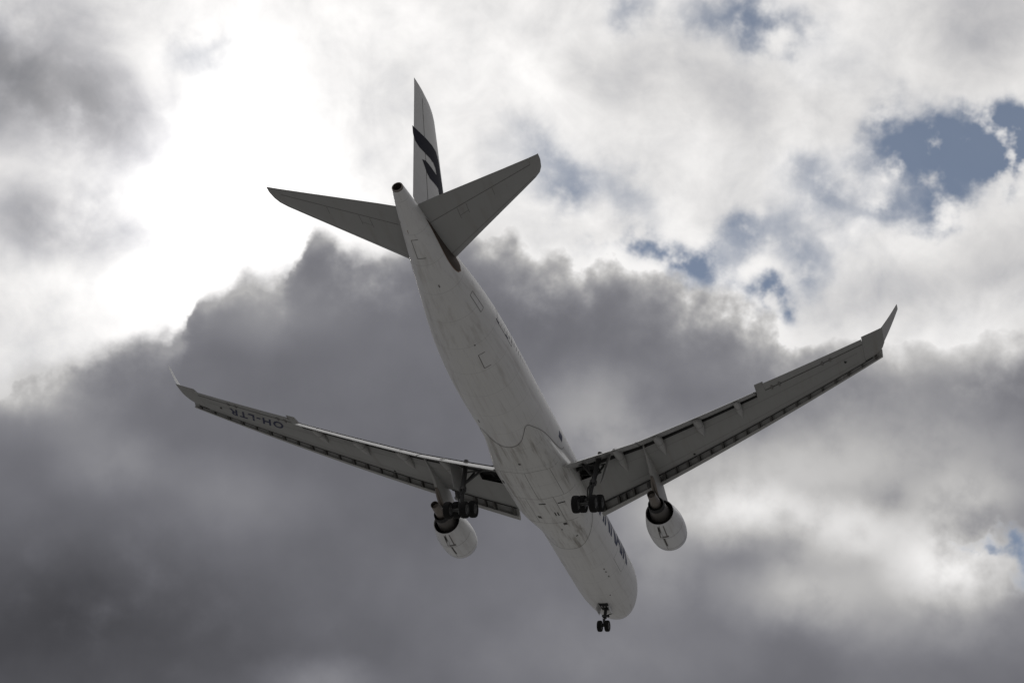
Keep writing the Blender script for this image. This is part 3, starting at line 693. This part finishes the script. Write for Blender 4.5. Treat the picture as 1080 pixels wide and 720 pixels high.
SW = [(62.69, 7.36), (61.83, 7.57), (60.82, 7.83), (59.77, 8.05), (59.0, 8.12), (58.54, 7.96), (58.13, 7.72), (57.42, 7.03), (56.54, 6.14), (55.74, 5.35), (56.57, 4.68), (57.06, 5.22), (57.4, 5.55), (57.7, 5.81), (58.41, 5.69), (59.11, 5.54), (59.72, 5.64), (60.19, 5.87), (60.6, 6.06), (60.11, 6.32), (59.51, 6.42), (58.93, 6.47), (58.26, 6.53), (58.59, 6.86), (59.03, 7.0), (59.69, 6.93), (60.55, 6.73), (61.27, 6.59), (61.91, 6.63), (62.4, 6.94)]
bm = bmesh.new()
for s_ in (1, -1):
    bb = bmesh.new(); bb.faces.new([bb.verts.new((x, 0, z)) for x, z in SW]); bb.normal_update(); bmesh.ops.triangulate(bb, faces=bb.faces)
    for _ in range(4):
        es = [e for e in bb.edges if e.calc_length() > .35]
        if es: bmesh.ops.subdivide_edges(bb, edges=es, cuts=1); bmesh.ops.triangulate(bb, faces=bb.faces)
    for v in bb.verts:
        xl, xt = lerp(FT, v.co.z); X = max(v.co.x, xl + .0005)
        v.co = (X - (.004 if X < xl + .05 else 0), s_ * (fin_y(X, v.co.z) + .012), v.co.z)
    me = bpy.data.meshes.new('t'); bb.to_mesh(me); bb.free(); bm.from_mesh(me); bpy.data.meshes.remove(me)
obj('tail_emblem', bm, MEM, fin, flat=True)

# ---------------- landing gear
def tyre_bm(r, w, n=32):
    bm = bmesh.new(); P = []
    for x, y in ((.62, -.42), (.80, -.50), (.93, -.46), (.985, -.33), (1.0, -.12), (1.0, .12), (.985, .33), (.93, .46), (.80, .50), (.62, .42)):
        P.append((r * x, w * y))
    add_loft(bm, [[(p * cos(2 * pi * i / n), q, p * sin(2 * pi * i / n)) for p, q in P] for i in range(n + 1)], close=True, cap=(False, False))
    bmesh.ops.remove_doubles(bm, verts=bm.verts, dist=1e-4); return bm
def hub_bm(r, w, n=24):
    bm = bmesh.new()
    add_loft(bm, [[(p * r * cos(2 * pi * i / n), y * w, p * r * sin(2 * pi * i / n)) for i in range(n)] for p, y in ((.25, -.47), (.35, -.33), (.56, -.30), (.64, -.43), (.64, .43), (.56, .30), (.35, .33), (.25, .47))])
    return bm
proto_t = obj('tyre', tyre_bm(.70, .53), MRB); proto_h = obj('hub', hub_bm(.70, .53), MHB)
nose_t = obj('tyre', tyre_bm(.525, .39), MRB); nose_h = obj('hub', hub_bm(.525, .39), MHB)
first = {'m': True, 'n': True}
def put_wheel(kind, loc, parent):
    T, H = (proto_t, proto_h) if kind == 'm' else (nose_t, nose_h)
    if first[kind]: t_, h_ = T, H; first[kind] = False
    else:
        t_, h_ = T.copy(), H.copy(); COL.objects.link(t_); COL.objects.link(h_)
    t_.parent = parent; t_.location = loc; h_.parent = parent; h_.location = loc
for sgn in (1, -1):
    cx, cy, cz = 31.80, sgn * 5.34, -5.62
    ti = radians(29)                                 # bogie hangs with its rear wheels low
    bm = bmesh.new()
    A = Vector((cx, cy, cz)); TOPP = Vector((31.2, sgn * 5.75, -.7))
    add_tube(bm, TOPP, TOPP.lerp(A, .60), .20, n=16); add_tube(bm, TOPP.lerp(A, .58), A + Vector((0, 0, .05)), .15, n=14)
    add_tube(bm, TOPP.lerp(A, .56), TOPP.lerp(A, .62), .29, n=16)
    # torque links behind the leg
    k1, k2 = TOPP.lerp(A, .6), TOPP.lerp(A, .96); kn = (k1 + k2) / 2 + Vector((.75, 0, 0))
    for p, q in ((k1, kn), (k2, kn)):
        for dy in (-.14, .14): add_tube(bm, p + Vector((0, dy, 0)), q + Vector((0, dy * .4, 0)), .055, n=8)
    # drag links and side stay
    add_tube(bm, TOPP.lerp(A, .5), (29.5, sgn * 5.6, -.95), .1, n=10)
    add_tube(bm, TOPP.lerp(A, .50), (31.0, sgn * 4.3, -1.55), .105, n=10); add_tube(bm, (31.0, sgn * 4.3, -1.55), (30.6, sgn * 3.2, -1.2), .12, n=10)
    add_tube(bm, TOPP.lerp(A, .25), (31.0, sgn * 4.3, -1.55), .06, n=8)
    add_tube(bm, TOPP.lerp(A, .1) + Vector((.3, 0, 0)), TOPP.lerp(A, .9) + Vector((.2, .1, 0)), .035, n=6)
    gear = obj('main_landing_gear', bm, MST, jet, sharp=40)
    bm = bmesh.new()
    f_ = A + Vector((-.99 * cos(ti), 0, .99 * sin(ti))); r_ = A + Vector((.99 * cos(ti), 0, -.99 * sin(ti)))
    add_tube(bm, f_, r_, .17, n=14)
    for p in (f_, r_): add_tube(bm, p + Vector((0, -.72, 0)), p + Vector((0, .72, 0)), .11, n=12)
    for dy in (-.3, .3): add_tube(bm, f_ + Vector((0, dy, -.1)), r_ + Vector((0, dy, -.1)), .04, n=8)
    add_tube(bm, TOPP.lerp(A, .62) + Vector((-.1, 0, 0)), f_ + Vector((.25, 0, .1)), .06, n=8)
    obj('bogie_beam', bm, MST, gear)
    for p in (f_, r_):
        for dy in (-.70, .70): put_wheel('m', (p.x, p.y + dy, p.z), gear)
    # leg door
    bm = bmesh.new()
    rows = []
    for q in rng(0, 1, 4):
        z = -1.05 - q * 2.35; yy_ = 6.22 - q * .34
        rows.append([(30.75 + .15 * q, sgn * yy_, z), (31.95 - .35 * q, sgn * (yy_ + .72 - .3 * q), z), (31.95 - .35 * q, sgn * (yy_ + .77 - .3 * q), z), (30.75 + .15 * q, sgn * (yy_ + .05), z)])
    add_loft(bm, rows); obj('gear_door', bm, MGF, gear, sharp=30)
# nose gear
bm = bmesh.new()
A = Vector((6.62, 0, -4.66)); T_ = Vector((6.25, 0, -2.2))
add_tube(bm, T_, T_.lerp(A, .62), .15, n=14); add_tube(bm, T_.lerp(A, .6), A, .09, n=12); add_tube(bm, T_.lerp(A, .55), T_.lerp(A, .65), .2, n=14)
add_tube(bm, A + Vector((0, -.42, 0)), A + Vector((0, .42, 0)), .075, n=10)
for dy in (-.22, .22): add_tube(bm, T_.lerp(A, .55) + Vector((0, dy * .5, 0)), (4.9, dy * 1.3, -2.6), .055, n=8)
k1, k2 = T_.lerp(A, .62), T_.lerp(A, .95); kn = (k1 + k2) / 2 + Vector((.42, 0, 0)); add_tube(bm, k1, kn, .05, n=8); add_tube(bm, k2, kn, .05, n=8)
for dy in (-.24, .24): add_tube(bm, T_.lerp(A, .52) + Vector((-.15, dy, 0)), T_.lerp(A, .52) + Vector((-.3, dy, 0)), .12, n=12)
ng = obj('nose_landing_gear', bm, MST, jet, sharp=40)
for dy in (-.355, .355): put_wheel('n', (A.x, dy, A.z), ng)
for s_ in (1, -1):
    bm = bmesh.new(); add_loft(bm, [[(x, s_ * y, z) for y, z in ((.52, -2.7), (.62, -3.35), (.65, -3.35), (.56, -2.7))] for x in (6.15, 7.5)])
    obj('gear_door', bm, MW, ng, flat=True)
patch('nose_bay_shade', 6.75, 0, 1.7, .95, MDK, fuselage, lambda X, d, e: fus(X, radians(d), .012))  # flat near-black patch on the skin, the open bay's shade as colour
